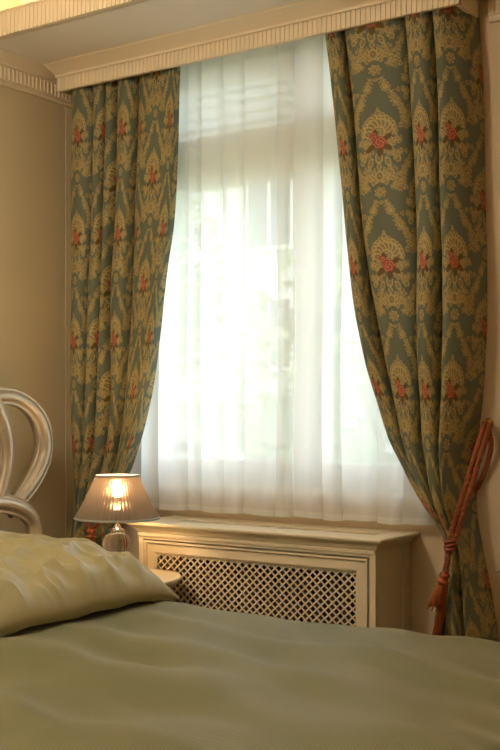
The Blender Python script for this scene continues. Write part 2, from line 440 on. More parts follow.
# ------------------------------------------------------------------ damask weave drawn once, sampled for every thread of the drapes
TW, THh = 31.0, 41.0                                     # repeat in centimetres
NX, NY = 310, 410
gx = (np.arange(NX) + .5) / NX * TW; gy = (np.arange(NY) + .5) / NY * THh
GX, GY = np.meshgrid(gx, gy, indexing='ij')
gold = np.zeros((NX, NY)); rose = np.zeros((NX, NY)); pink = np.zeros((NX, NY)); leafm = np.zeros((NX, NY))
def wrapd(cx, cy):
    dx = (GX - cx + TW / 2) % TW - TW / 2; dy = (GY - cy + THh / 2) % THh - THh / 2
    return dx, dy
def both(fn):
    for ox, oy in ((15.5, 20.5), (0.0, 0.0)): fn(ox, oy)
def blob(cx, cy, r, petals=0, amp=.2, rings=1, stretch=1.0, ang=0.0, val=1.0):
    dx, dy = wrapd(cx, cy)
    ca, sa = math.cos(ang), math.sin(ang)
    a = (dx * ca + dy * sa) / stretch; b = -dx * sa + dy * ca
    d = np.hypot(a, b); th = np.arctan2(b, a)
    R = r * (1 - amp / 2 + amp / 2 * np.cos(petals * th)) if petals else r
    q = d / R
    inside = q < 1
    tex = np.where(q > .80, 1.0, .62 + .30 * np.cos(q * PI * 2 * rings + .6))
    if petals: tex = np.where((q < .8) & (np.abs(np.sin(petals * th / 2)) < .22), .45, tex)
    gold[:] = np.where(inside, tex * val, gold)
def lfchain(pts, r0, r1, lobes=True, sgn=0):
    """an acanthus garland: lobes on both sides of a curve"""
    pts = catmull([(p[0], p[1], 0) for p in pts], 6); m = len(pts)
    for i, p in enumerate(pts):
        s = i / (m - 1); r = r0 + (r1 - r0) * s
        if lobes and i % 3 == 1 and 0 < i < m - 1:
            t_ = (pts[i + 1] - pts[i - 1]).normalized(); nrm = Vector((-t_.y, t_.x, 0))
            for sg in (-1, 1):
                if sgn and sg != sgn: continue
                q = p + nrm * sg * r * 1.1
                blob(q.x, q.y, r * .8, stretch=1.3, ang=math.atan2(nrm.y * sg - t_.y * .6, nrm.x * sg - t_.x * .6))
    for i, p in enumerate(pts):
        s = i / (m - 1); blob(p.x, p.y, (r0 + (r1 - r0) * s) * .75, rings=1)
def motif(ox, oy):
    def B(x, y, rr, **k): blob(ox + x * .88, oy + y, rr * .9, **k)
    def C(p, ra, rb, **k): lfchain([(ox + x * .88, oy + y) for x, y in p], ra * .82, rb * .82, **k)
    for s in (-1, 1):                                    # side acanthus sprays
        C([(s * 2.5, -1.5), (s * 5.5, .5), (s * 8.2, -.2)], 1.3, .7)
        C([(s * 3, -2.5), (s * 5, -4.5), (s * 7.5, -4.2), (s * 8, -2.8)], 1.0, .55)
        B(s * 6.6, -6.2, 1.35, petals=6, amp=.25)
        C([(s * 1.0, -13.0), (s * 3.6, -11.0), (s * 6.0, -12.6), (s * 5.6, -15.2), (s * 3.8, -15.0)], 1.15, .6)   # scrolls
        C([(s * 1.8, -9.8), (s * 4.6, -8.8), (s * 6.4, -9.8)], .7, .4)
        C([(s * 1.6, -19.6), (s * 2.6, -22.0), (s * 3.6, -23.8)], .55, .95); C([(s * 4.6, -24.6), (s * 5.6, -27.0), (s * 7.2, -29.0)], .6, 1.1)      # the ogee garland
        B(s * 9.4, -31.5, 1.5, petals=7, amp=.25); B(s * 7.4, -24.2, 1.0, petals=5, amp=.3)
        B(s * 3.0, -6.8, 1.0, stretch=1.9, ang=s * -1.2)
        B(s * 10.4, 4.6, 1.3, petals=6, amp=.3); C([(s * 9.6, 6.2), (s * 8.6, 8.6), (s * 9.6, 10.6)], .9, .5)
        B(s * 9.6, -15.6, 1.1, petals=5, amp=.3); C([(s * 8.4, -12.2), (s * 9.6, -10.4), (s * 9.0, -8.2)], .5, .8)
    n = 13                                               # the shell above the rose
    for i in range(n):
        a = PI * (i + .5) / n
        B(5.6 * math.cos(a), 2.4 + 5.9 * math.sin(a), 1.15)
    for i in range(9):
        a = PI * (i + .5) / 9
        B(3.5 * math.cos(a), 2.2 + 3.9 * math.sin(a), 1.35, stretch=1.7, ang=a)
    B(0, 3.2, 2.4, petals=9, amp=.2, rings=2)
    B(0, 9.6, 1.0); B(-1.6, 9.0, .7); B(1.6, 9.0, .7); B(0, 11, .55)
    B(0, -5.4, 1.3, stretch=1.6, ang=PI / 2); B(0, -8.3, .8, stretch=1.5, ang=PI / 2)
    B(0, -11.4, 1.5, stretch=1.4, ang=PI / 2)
    B(0, -16.8, 2.1, petals=7, amp=.28, rings=2)
    B(0, -20.2, .7)
both(motif)
def spray(ox, oy):
    def put(arr, x, y, r, pet=0, amp=.25, st=1, an=0):
        dx, dy = wrapd(ox + x, oy + y); ca, sa = math.cos(an), math.sin(an)
        a = (dx * ca + dy * sa) / st; b = -dx * sa + dy * ca
        th = np.arctan2(b, a); R = r * (1 - amp / 2 + amp / 2 * np.cos(pet * th)) if pet else r
        return np.hypot(a, b) / R
    for (x, y, r, st, an) in ((-2.6, -2.0, .95, 2.0, .7), (2.4, -1.8, .95, 2.0, -.6), (.4, -3.2, .9, 1.9, 1.5), (2.6, 1.4, .8, 1.9, .5), (-.8, 3.0, .7, 1.9, 1.9)):
        q = put(leafm, x, y, r, st=st, an=an); leafm[q < 1] = 1; rose[q < 1] = 0
    for (x, y, r) in ((.3, -.3, 2.35), (-1.5, 2.0, 1.35)):
        q = put(rose, x, y, r, 6, .22)
        rose[q < 1] = 1; leafm[q < 1] = 0
        ang_ = np.arctan2(GY - (oy + y), GX - (ox + x))
        hl = (q < .92) & (np.cos(q * 14 + ang_ * 2) > .25)
        pink[q < 1] = 0; pink[hl] = 1
both(spray)
C_BASE = np.array(s2l('#616857')); C_GOLD = np.array(s2l('#b3a06a')); C_GOLD2 = np.array(s2l('#756c4a'))
C_ROSE = np.array(s2l('#8c3e2b')); C_PINK = np.array(s2l('#bf7a60')); C_LEAF = np.array(s2l('#5e4c26'))
tile = np.zeros((NX, NY, 4))
g = gold[..., None]
tile[:] = np.where(g > 0, C_GOLD2 + (C_GOLD - C_GOLD2) * np.clip((g - .35) / .65, 0, 1), C_BASE)
tile = np.where(leafm[..., None] > 0, C_LEAF, tile)
tile = np.where(rose[..., None] > 0, np.where(pink[..., None] > 0, C_PINK, C_ROSE), tile)
thread = 1 + .06 * np.cos(np.arange(NX) * 2.1)[:, None, None]
tile[..., :3] *= thread; tile[..., 3] = np.where(gold > 0, 1, 0)
def sample(U, V):
    fx = (U / TW * NX - .5) % NX; fy = (V / THh * NY - .5) % NY
    ix = np.floor(fx).astype(int); iy = np.floor(fy).astype(int); ax = (fx - ix)[..., None]; ay = (fy - iy)[..., None]
    i0, i1 = ix % NX, (ix + 1) % NX; j0, j1 = iy % NY, (iy + 1) % NY
    return tile[i0, j0] * (1 - ax) * (1 - ay) + tile[i1, j0] * ax * (1 - ay) + tile[i0, j1] * (1 - ax) * ay + tile[i1, j1] * ax * ay

def damask_mat():
    m = bpy.data.materials.new('sage_gold_damask'); m.use_nodes = True; nt = m.node_tree; b = nt.nodes['Principled BSDF']
    a = nt.nodes.new('ShaderNodeVertexColor'); a.layer_name = 'weave'
    nt.links.new(a.outputs['Color'], b.inputs['Base Color'])
    mr = nt.nodes.new('ShaderNodeMapRange'); mr.inputs['To Min'].default_value = .62; mr.inputs['To Max'].default_value = .5
    nt.links.new(a.outputs['Alpha'], mr.inputs['Value']); nt.links.new(mr.outputs[0], b.inputs['Roughness'])
    b.inputs['Specular IOR Level'].default_value = .25
    b.inputs['Sheen Weight'].default_value = .15; b.inputs['Sheen Roughness'].default_value = .4
    bp = nt.nodes.new('ShaderNodeBump'); bp.inputs['Strength'].default_value = .35; bp.inputs['Distance'].default_value = .002
    nt.links.new(a.outputs['Alpha'], bp.inputs['Height']); nt.links.new(bp.outputs['Normal'], b.inputs['Normal'])
    return m
M_damask = damask_mat()

def drape(name, Lpts, Ly, Rpts, Ry, knots, cloth, tie_z, zrose, urose, ret_l, ret_r, amp0, ampw, seed):
    """a tied-back drape: edge curves measured on the planes Ly and Ry; knots = where the fold valleys fall along the top"""
    def curve(pts, y):
        q = [P(px, py, y) for px, py in pts]; zs = np.array([p.z for p in q]); xs = np.array([p.x for p in q])
        o = np.argsort(zs); return zs[o], xs[o]
    zl, xl = curve(Lpts, Ly); zr, xr = curve(Rpts, Ry)
    top, bot = 2.650, .015
    zf = np.arange(top, .50, -.0033); zc = np.linspace(.50, bot, 26)[1:]
    z = np.concatenate([zf, zc]); nv = len(z)
    def ev(zz, a, b):
        r = np.interp(zz, a, b)
        ker = np.hanning(41); ker /= ker.sum()
        m_ = len(zf); rr = np.concatenate([np.full(20, r[0]), r[:m_], np.full(20, r[m_ - 1])])
        r[:m_] = np.convolve(rr, ker, 'valid'); return r
    L = ev(z, zl, xl); R = ev(z, zr, xr)
    nf = len(knots) - 1; per = 100
    uu = np.concatenate([[0]] + [i + np.arange(1, int(per * max(.7, c)) + 1) / int(per * max(.7, c)) for i, c in enumerate(cloth)]); nu = len(uu)
    cu = np.interp(uu, np.arange(nf + 1), np.concatenate([[0], np.cumsum(cloth)])); kf = np.minimum(uu.astype(int), nf - 1); tt = uu - kf
    kn = np.array(knots); wf = (kn[kf + 1] - kn[kf]); x0 = kn[kf]
    even = np.arange(nf + 1) / nf
    fe = (even[kf + 1] - even[kf]); e0 = even[kf]
    g = np.array([smooth(1.9, tie_z, q) for q in z])[None, :]    # towards the tie the folds even out
    X0 = (x0[:, None] * (1 - g) + e0[:, None] * g); Wd = (wf[:, None] * (1 - g) + fe[:, None] * g)
    T = tt[:, None]
    curl = .125
    frac = X0 + Wd * (T - curl * np.sin(2 * PI * T))
    width = (R - L)[None, :]
    X = L[None, :] + width * frac
    rnd = np.random.default_rng(seed)
    fa = np.minimum(1, rnd.uniform(.72, 1.15, nf))[kf][:, None]
    bulge = np.clip(np.sin(PI * T), 0, 1) ** .6
    near = np.exp(-((z - tie_z) / .22) ** 2)[None, :]
    A = (amp0 + (ampw - amp0) * np.clip((2.50 - z) / 1.0, 0, 1)[None, :]) * (1 - .35 * near)
    cen = np.linspace(0, 1, nu)[:, None]
    roundw = .05 * near * (np.sqrt(np.clip(1 - (2 * cen - 1) ** 2, 0, 1)))     # the bunch is round where it is tied
    Ys = Ly + (Ry - Ly) * (ret_l * 0 + np.array([smooth(.80, 1, c) for c in cen.ravel()])[:, None])
    Y = Ys + .028 - A * fa * bulge * np.minimum(1, Wd * width / .055 + .45) - roundw
    wob = .006 * np.sin(z * 7 + seed)[None, :] * np.sin(3.1 * uu[:, None] + seed) * np.clip((2.5 - z) / .6, 0, 1)[None, :]
    X = X + wob; Y = Y + wob * .6
    crease = .004 * np.sin(uu[:, None] * 5.3 + z[None, :] * 11) * near
    Y = Y + crease
    Z = np.broadcast_to(z[None, :], X.shape).copy()
    # cloth coordinates: threads run along the columns
    dX = np.diff(X, axis=1); dZ = np.diff(Z, axis=1)
    V = np.concatenate([np.zeros((nu, 1)), np.cumsum(np.hypot(dX, dZ), axis=1)], axis=1)
    U = (cu[:, None] + .0 + urose) * 31.0 + 0 * V
    Vc = (top - V - zrose) * 100.0 + 20.5
    colr = sample(U + 15.5 - 15.5, Vc); colr[..., 3] = np.clip(colr[..., 3], 0, 1)
    return grid_mesh(name, X, Y, Z, M_damask, colr=colr)
Rl = [(322, -20), (325, 32), (335, 110), (347, 230), (357, 300), (371, 370), (391, 440), (417, 490), (438, 520), (449, 537), (451, 550), (446, 580), (440, 620), (434, 690), (430, 840)]
Rr = [(475, -20), (476, 18), (479.5, 72), (481, 115), (484, 250), (483, 330), (480, 400), (477, 425), (474, 460), (473, 500), (475, 525), (481, 555), (489, 600), (495, 640), (500, 720), (503, 860)]
dr = drape('curtain', Rl, 3.29, Rr, 3.385, [0, .139, .60, .79, 1], [1, 1, 1, 1], P(462, 520, 3.29).z, 2.177, .0, 0, 1, .074, .115, 3)
tag(dr, 'sage green damask curtain with gold ornament and roses, right of the window', 'curtain', 'damask curtains')
Ll = [(73, 40), (74, 90), (78, 330), (81, 420), (83, 485), (84, 512), (79, 530), (77, 545), (72, 640), (70, 820)]
Lr = [(177, 20), (176, 60), (174, 130), (169, 230), (159, 320), (149, 380), (138, 430), (127, 470), (114, 500), (109, 516), (109, 530), (113, 560), (118, 650), (120, 820)]
dl = drape('curtain', Ll, 3.315, Lr, 3.285, [0, .23, .35, .44, .62, 1], [1, .6, .4, 1, 1.9], P(95, 516, 3.29).z, 2.39, .0, 0, 0, .074, .110, 5)
tag(dl, 'sage green damask curtain with gold ornament and roses, behind the bedside lamp', 'curtain', 'damask curtains')

# ------------------------------------------------------------------ rope tie-backs
def twisted(path, R, r, turns_per_m, strands=3, n=6):
    path = [Vector(p) for p in path]; out = []
    L = [0]
    for a, b in zip(path, path[1:]): L.append(L[-1] + (b - a).length)
    fr = []; prevn = None
    for i, p in enumerate(path):
        a = path[max(0, i - 1)]; b = path[min(len(path) - 1, i + 1)]; t_ = (b - a).normalized()
        nn = (prevn - t_ * prevn.dot(t_)) if prevn else t_.orthogonal()
        nn.normalize(); prevn = nn; fr.append((nn, t_.cross(nn)))
    mb = MB()
    for s in range(strands):
        q = []
        for i, p in enumerate(path):
            a = 2 * PI * (L[i] * turns_per_m + s / strands)
            q.append(p + (fr[i][0] * math.cos(a) + fr[i][1] * math.sin(a)) * R)
        mb.tube(q, r, n)
    return mb
def dense(pts, step=.004):
    c = catmull(pts, 24); out = [c[0]]
    for p in c:
        if (p - out[-1]).length >= step: out.append(p)
    return out
def tassel(parent, top, tip, s=1.0, label=None):
    """tassel hanging from top to tip: head, collar and a skirt of threads"""
    top = Vector(top); tip = Vector(tip); ax = (tip - top); L = ax.length; ax.normalize()
    q = Vector((0, 0, -1)).rotation_difference(ax).to_matrix().to_4x4()
    mt = Matrix.Translation(top) @ q
    def place(mb): mb.v = [tuple(mt @ Vector(v)) for v in mb.v]; return mb
    h = L * .36
    prof = [(.003, 0), (.012, -.004), (.017, -.014), (.015, -.026), (.011, -.034), (.017, -.040), (.019, -.048), (.016, -.055), (.012, -h - .0)]
    mb = MB(); mb.lathe([(r * s, z * min(1, h / .06)) for r, z in prof], (0, 0, 0), 20, lambda a, z: 1 + .06 * math.cos(10 * a)); place(mb).build('tassel_head', M_tassel, parent, smooth=True)
    mb = MB()
    for ring, (ra, rb) in enumerate(((.010, .022), (.006, .013))):
        n_ = 26 if ring == 0 else 14
        for k in range(n_):
            a = 2 * PI * k / n_ + ring * .2
            j = random.uniform(.9, 1.08)
            pth = [(ra * s * math.cos(a), ra * s * math.sin(a), -h + .004), (ra * s * 1.5 * math.cos(a), ra * s * 1.5 * math.sin(a), -h - (L - h) * .25), (rb * s * j * math.cos(a), rb * s * j * math.sin(a), -L * j)]
            mb.tube(catmull(pth, 3), .0022 * s, 5)
    place(mb).build('tassel_skirt', M_tassel, parent, smooth=True)

tb = thing('curtain_tieback', 'rust red twisted rope tieback with tassel on the right curtain', 'tieback', 'rope tiebacks')
hook = Vector((-1.315, 3.395, P(486, 424, 3.40).z))
hook.x = PX(486, 3.395)
yf = 3.175
front = [hook + Vector((0, -.012, .004)), P(481, 436, 3.30), P(474, 458, 3.225), P(467, 482, 3.19), P(459, 507, yf), P(453, 528, yf - .002), P(450, 543, yf + .004)]
twisted(dense(front), .0056, .0042, 34).build('rope', M_rope, tb, smooth=True)
f2 = [p + Vector((.016, .004, -.004)) for p in front[:-1]] + [front[-1] + Vector((.006, .004, 0))]
twisted(dense(f2), .0056, .0042, 34).build('rope', M_rope, tb, smooth=True)
back = [hook + Vector((.002, -.01, .006)), P(491, 440, 3.385), P(489, 458, 3.39), P(482, 478, 3.40), P(470, 500, 3.40), P(455, 520, 3.37), P(446, 535, 3.28), P(447, 544, 3.21), P(450, 545, yf + .01)]
twisted(dense(back), .0056, .0042, 34).build('rope', M_rope, tb, smooth=True)
mb = MB(); kc = P(450, 545, yf)
for q in range(3):
    pts = [kc + Vector((.015 * math.cos(a), .012 * math.sin(a), .010 * (q - 1) + .004 * math.sin(a + q))) for a in np.linspace(0, 2 * PI, 18)[:-1]]
    mb.tube(pts, .0058, 6, closed=True)
mb.build('knot', M_rope, tb, smooth=True)
twisted(dense([kc, P(448, 558, yf), P(446, 573, yf)]), .0056, .0042, 34).build('rope', M_rope, tb, smooth=True)
tassel(tb, P(446, 572, yf), P(435, 607, yf), 1.0)
tassel(tb, P(446, 578, yf + .012), P(436.5, 636, yf + .012), .62)
mb = MB(); mb.tube([(hook.x, YW, hook.z + .004), (hook.x, hook.y - .012, hook.z + .004), (hook.x, hook.y - .016, hook.z + .018)], .004, 8)
mb.lathe([(0, 0), (.016, 0), (.016, .004), (0, .006)], (0, 0, 0), 16)
for i in range(len(mb.v) - 16 * 4, len(mb.v)):
    x_, y_, z_ = mb.v[i]; mb.v[i] = (hook.x + x_, YW - z_, hook.z + .004 + y_)
mb.build('hook', M_brass, tb, smooth=True)
base(tb, tuple(hook))

tb2 = thing('curtain_tieback', 'rust red twisted rope tieback with tassel under the lamp shade', 'tieback', 'rope tiebacks')
ya = 3.195
ring = [(-3.10, 3.395, P(80, 505, 3.36).z), P(81.5, 508, 3.36), P(83, 513, 3.27), P(87, 522, ya + .02), P(90.5, 530, ya)]
twisted(dense(ring), .0048, .0045, 40).build('rope', M_rope, tb2, smooth=True)
ring = [(-3.10, 3.395, P(80, 505, 3.37).z), (-3.03, 3.39, .98), (-2.94, 3.375, .96), P(113, 512, 3.29), P(105, 518, ya + .01), P(96, 525, ya), P(91.5, 530, ya)]
twisted(dense(ring), .0048, .0045, 40).build('rope', M_rope, tb2, smooth=True)
tassel(tb2, P(91, 528, ya - .004), P(91, 560, ya - .004), 1.1)
mb = MB(); mb.tube([(-3.10, YW, P(80, 505, 3.36).z), (-3.10, 3.388, P(80, 505, 3.36).z)], .006, 8); mb.build('hook', M_brass, tb2)
base(tb2, (-3.10, 3.39, P(80, 505, 3.36).z))

# ------------------------------------------------------------------ radiator cover
rc = thing('radiator_cover', 'cream radiator cabinet with diamond lattice front under the window', 'radiator cover')
BX0, BX1, BF, BT = -2.640, -1.656, 3.165, .850
TP = .888
# top board with a moulded edge on three sides
prof = [(.000, BT), (.004, BT + .002), (.008, BT + .010), (.018, BT + .020), (.028, BT + .026), (.032, BT + .028), (.034, BT + .032), (.034, TP - .002), (.032, TP)]
mb = MB(); pts = []; n = len(prof)
for q, z in prof: pts.append((BX0 - q, YW, z))
for q, z in prof: pts.append((BX0 - q, BF - q, z))
for q, z in prof: pts.append((BX1 + q, BF - q, z))
for q, z in prof: pts.append((BX1 + q, YW, z))
mb.grid(pts, 4, n)
e = .032
V0, V1, VY0, VY1 = PX(184, 3.31) + .02, PX(382, 3.27), 3.245, 3.315    # the vent opening
xs = [BX0 - e, V0, V1, BX1 + e]; ys = [BF - e, VY0, VY1, YW]
for i in range(3):
    for j in range(3):
        if i == 1 and j == 1: continue
        mb.add([(xs[i], ys[j], TP), (xs[i + 1], ys[j], TP), (xs[i + 1], ys[j + 1], TP), (xs[i], ys[j + 1], TP)], [(0, 1, 2, 3)])
mb.add([(V0, VY0, TP), (V1, VY0, TP), (V1, VY1, TP), (V0, VY1, TP), (V0, VY0, BT), (V1, VY0, BT), (V1, VY1, BT), (V0, VY1, BT)], [(0, 1, 5, 4), (1, 2, 6, 5), (2, 3, 7, 6), (3, 0, 4, 7)])
top = mb.build('top_board', M_cream, rc)
nb = 44
for k in range(nb):
    x = V0 + (V1 - V0) * (k + .5) / nb
    if k % 11 == 10: box('vent_bar', M_cream, x - .010, x + .010, VY0, VY1, TP - .012, TP - .001, top)
    else: box('vent_bar', M_cream, x - .0040, x + .0040, VY0, VY1, TP - .012, TP - .002, top)
box('vent_bar', M_cream, V0, V1, (VY0 + VY1) / 2 - .004, (VY0 + VY1) / 2 + .004, TP - .014, TP - .003, top)
# carcass
box('side_panel', M_cream, BX1 - .02, BX1 - .004, BF + .02, YW, 0, BT, rc)
box('side_panel', M_cream, BX0 + .004, BX0 + .02, BF + .02, YW, 0, BT, rc)
box('corner_stile', M_cream, BX1 - .024, BX1, BF, BF + .020, 0, BT, rc, bevel=.002)
box('corner_stile', M_cream, BX0, BX0 + .024, BF, BF + .020, 0, BT, rc, bevel=.002)
box('back_stile', M_cream, BX1 - .02, BX1, YW - .055, YW - .004, 0, BT, rc, bevel=.002)
box('back_stile', M_cream, BX0, BX0 + .02, YW - .055, YW - .004, 0, BT, rc, bevel=.002)
box('top_rail', M_cream, BX0 + .024, BX1 - .024, BF, BF + .02, .826, BT, rc)
box('bead', M_cream, BX0, BX1, BF - .006, BF, BT - .014, BT - .003, rc, bevel=.002)
box('plinth', M_cream, BX0 + .024, BX1 - .024, BF, BF + .02, 0, .11, rc)
# door: mitred moulded frame round the lattice
DX0, DX1, DZ0, DZ1 = BX0 + .030, BX1 - .030, .118, .820
LX0, LX1, LZ0, LZ1 = DX0 + .050, DX1 - .050, .170, .772
fr_prof = [(0, BF + .012), (0, BF - .003), (.006, BF - .004), (.009, BF + .004), (.014, BF + .005), (.040, BF + .003), (.044, BF + .006), (.050, BF + .012), (.050, BF + .016)]
mb = MB(); n = len(fr_prof); pts = []
cz = [(DX0, DZ0, 1, 1), (DX1, DZ0, -1, 1), (DX1, DZ1, -1, -1), (DX0, DZ1, 1, -1)]
for (x, z, sx, sz) in cz:
    for q, yv in fr_prof: pts.append((x + sx * q, yv, z + sz * q))
mb.grid(pts, 4, n, cu=True)
door = mb.build('door', M_cream, rc)
ph, pv = .0300, .0275; slope = pv / ph
def clip(c, sg):                              # the strip z = LZ0 + sg*slope*(x - c), clipped to the opening
    xs_ = []
    x_a, x_b = (c, c + (LZ1 - LZ0) / slope) if sg > 0 else (c - (LZ1 - LZ0) / slope, c)
    a, b = max(LX0, x_a), min(LX1, x_b)
    if b - a < .008: return None
    return (a, LZ0 + sg * slope * (a - c)), (b, LZ0 + sg * slope * (b - c))
w = .0027
for sg, yo in ((1, BF + .010), (-1, BF + .0135)):
    c = LX0 - (LZ1 - LZ0) / slope if sg > 0 else LX0
    cend = LX1 if sg > 0 else LX1 + (LZ1 - LZ0) / slope
    c += ph / 2
    while c < cend:
        q = clip(c, sg)
        if q:
            (xa, za), (xb, zb_) = q; d = Vector((xb - xa, 0, zb_ - za)).normalized(); nn = Vector((-d.z, 0, d.x)) * w
            vs_ = []
            for yy in (yo, yo + .0035):
                for (x, z, s) in ((xa, za, 1), (xa, za, -1), (xb, zb_, -1), (xb, zb_, 1)):
                    vs_.append((x + nn.x * s, yy, z + nn.z * s))
            MB().add(vs_, [(0, 1, 2, 3), (7, 6, 5, 4), (0, 4, 5, 1), (1, 5, 6, 2), (2, 6, 7, 3), (3, 7, 4, 0)]).build('lattice_strip', M_cream, door)
        c += ph
base(rc, ((BX0 + BX1) / 2, (BF + YW) / 2, 0))
# the radiator inside
ra = thing('radiator', 'dim column radiator behind the diamond lattice', 'radiator')
for k in range(15):
    x = -2.52 + k * .052
    MB().box(x, x + .038, 3.27, 3.35, .14, .74).build('radiator_column', M_rad, ra, bevel=.012)
for z in (.17, .70): MB().tube([(-2.55, 3.31, z), (-1.75, 3.31, z)], .02, 10).build('header_pipe', M_rad, ra, smooth=True)
for x in (-2.48, -1.82): box('foot', M_rad, x, x + .02, 3.28, 3.34, .004, .15, ra)
base(ra, (-2.15, 3.31, .004))

# ------------------------------------------------------------------ bed
ZB = .700
bed = thing('bed', 'bed with an ornate silver leaf scroll headboard', 'bed')
box('bed_base', M_bedwood, -2.92, -.72, 1.02, 2.66, .14, .40, bed, bevel=.01)
box('mattress', M_mattress, -2.91, -.72, 1.03, 2.65, .40, .640, bed, bevel=.04)
for x in (-2.85, -.80):
    for y in (1.10, 2.58):
        MB().lathe([(0, 0), (.022, 0), (.034, .06), (.038, .14), (0, .14)], (x, y, .004), 16).build('leg', M_bedwood, bed, smooth=True)
hb = bpy.data.objects.new('headboard', None); col.objects.link(hb); hb.parent = bed
HX = -2.985
prof_r = [(-1, -.010), (-1, .008), (-.93, .014), (-.84, .011), (-.74, .010), (-.55, .019), (-.28, .026), (0, .028), (.28, .026), (.55, .019), (.74, .010), (.84, .011), (.93, .014), (1, .008), (1, -.010)]
def ribbon(name, pts, hw, x, closed=False, m=None):
    """a carved band swept in the plane of the headboard: raised rounded middle, thin lips at both edges"""
    path = [Vector(p) for p in catmull([(0, a, b) for a, b in pts], 14, closed)]; mcount = len(path); V_ = []
    for i, p in enumerate(path):
        a = path[(i - 1) % mcount] if (closed or i) else p; b = path[(i + 1) % mcount] if (closed or i < mcount - 1) else p
        t_ = (b - a).normalized(); nn = Vector((0, -t_.z, t_.y))
        s = i / (mcount - 1); ww = hw(s) if callable(hw) else hw
        for (k, d) in prof_r:
            q = p + nn * (k * ww); V_.append((x + d * (ww / .030), q.y, q.z))
    mb = MB(); mb.grid(V_, mcount, len(prof_r), cu=closed, cv=True)
    o = mb.build(name, m or M_silver, hb, smooth=True)
    return o
def hp(px, py, x=HX): p = PXX(px, py, x); return (p.y, p.z)
# outer loop, wide loop before it and the lower volute; the pattern is mirrored about the middle of the bed
YC = 1.84
def mirror(pts): return [(2 * YC - a, b) for a, b in pts]
loopA = [hp(7, 512), hp(22, 494), hp(34, 476), hp(42, 456), hp(43, 437), hp(38, 419), hp(27, 405), hp(12, 397), hp(-6, 397), hp(-24, 406), hp(-38, 424), hp(-48, 448), hp(-52, 475), hp(-48, 510), hp(-38, 545)]
loopB = [hp(-8, 506, HX + .03), hp(-1, 487, HX + .03), hp(4, 462, HX + .03), hp(4, 440, HX + .03), hp(-2, 416, HX + .03), hp(-13, 396, HX + .03), hp(-30, 378, HX + .03), hp(-55, 366, HX + .03), hp(-85, 372, HX + .03), hp(-105, 395, HX + .03), hp(-112, 430, HX + .03), hp(-104, 470, HX + .03), hp(-88, 505, HX + .03), hp(-70, 540, HX + .03)]
vol = [hp(-50, 560, HX + .03), hp(-45, 530, HX + .03), hp(-30, 510, HX + .03), hp(-8, 503, HX + .03), hp(12, 506, HX + .03), hp(26, 515, HX + .03), hp(31, 528, HX + .03), hp(29, 546, HX + .03), hp(18, 560, HX + .03), hp(2, 566, HX + .03), hp(-12, 560, HX + .03), hp(-16, 546, HX + .03), hp(-8, 535, HX + .03), hp(4, 536, HX + .03)]
for f_ in (lambda p: p, mirror):
    ribbon('scroll_band', f_(loopA), lambda s: .030 + .008 * math.sin(PI * min(1, s * 2.2)), HX)
    ribbon('scroll_band', f_(loopB), .033, HX + .035)
    ribbon('volute', f_(vol), lambda s: .040 * (1 - .5 * s), HX + .045)
mid = [(2.45, .80), (2.33, 1.02), (2.22, 1.28), (2.02, 1.46), (1.84, 1.50), (1.66, 1.46), (1.46, 1.28), (1.35, 1.02), (1.23, .80)]
ribbon('crest_band', mid, .034, HX + .01)
ribbon('bottom_rail', [(3.02, .72), (2.5, .70), (1.84, .69), (1.2, .70), (.66, .72)], .034, HX)
for y in (2.60, 1.08): box('headboard_post', M_silver, HX - .03, HX + .02, y - .03, y + .03, .004, .72, hb, bevel=.006)
base(bed, (-1.8, 1.84, .004))

# duvet
M_duvet = mat('olive_sateen_duvet', '#b0a67c', .55, Sheen_Weight=.25, Sheen_Roughness=.5)
nt = M_duvet.node_tree; b = nt.nodes['Principled BSDF']
tc = nt.nodes.new('ShaderNodeTexCoord'); mp = nt.nodes.new('ShaderNodeMapping'); mp.inputs['Rotation'].default_value = (0, 0, .35)
wv = nt.nodes.new('ShaderNodeTexWave'); wv.wave_type = 'BANDS'; wv.bands_direction = 'X'; wv.inputs['Scale'].default_value = 42; wv.inputs['Distortion'].default_value = .3
nt.links.new(tc.outputs['Object'], mp.inputs[0]); nt.links.new(mp.outputs[0], wv.inputs[0])
mx = nt.nodes.new('ShaderNodeMix'); mx.data_type = 'RGBA'; mx.inputs[6].default_value = s2l('#595b36'); mx.inputs[7].default_value = s2l('#686a42')
nt.links.new(wv.outputs['Fac'], mx.inputs[0]); nt.links.new(mx.outputs[2], b.inputs['Base Color'])
bp = nt.nodes.new('ShaderNodeBump'); bp.inputs['Strength'].default_value = .25; bp.inputs['Distance'].default_value = .002
nt.links.new(wv.outputs['Fac'], bp.inputs['Height']); nt.links.new(bp.outputs['Normal'], b.inputs['Normal'])

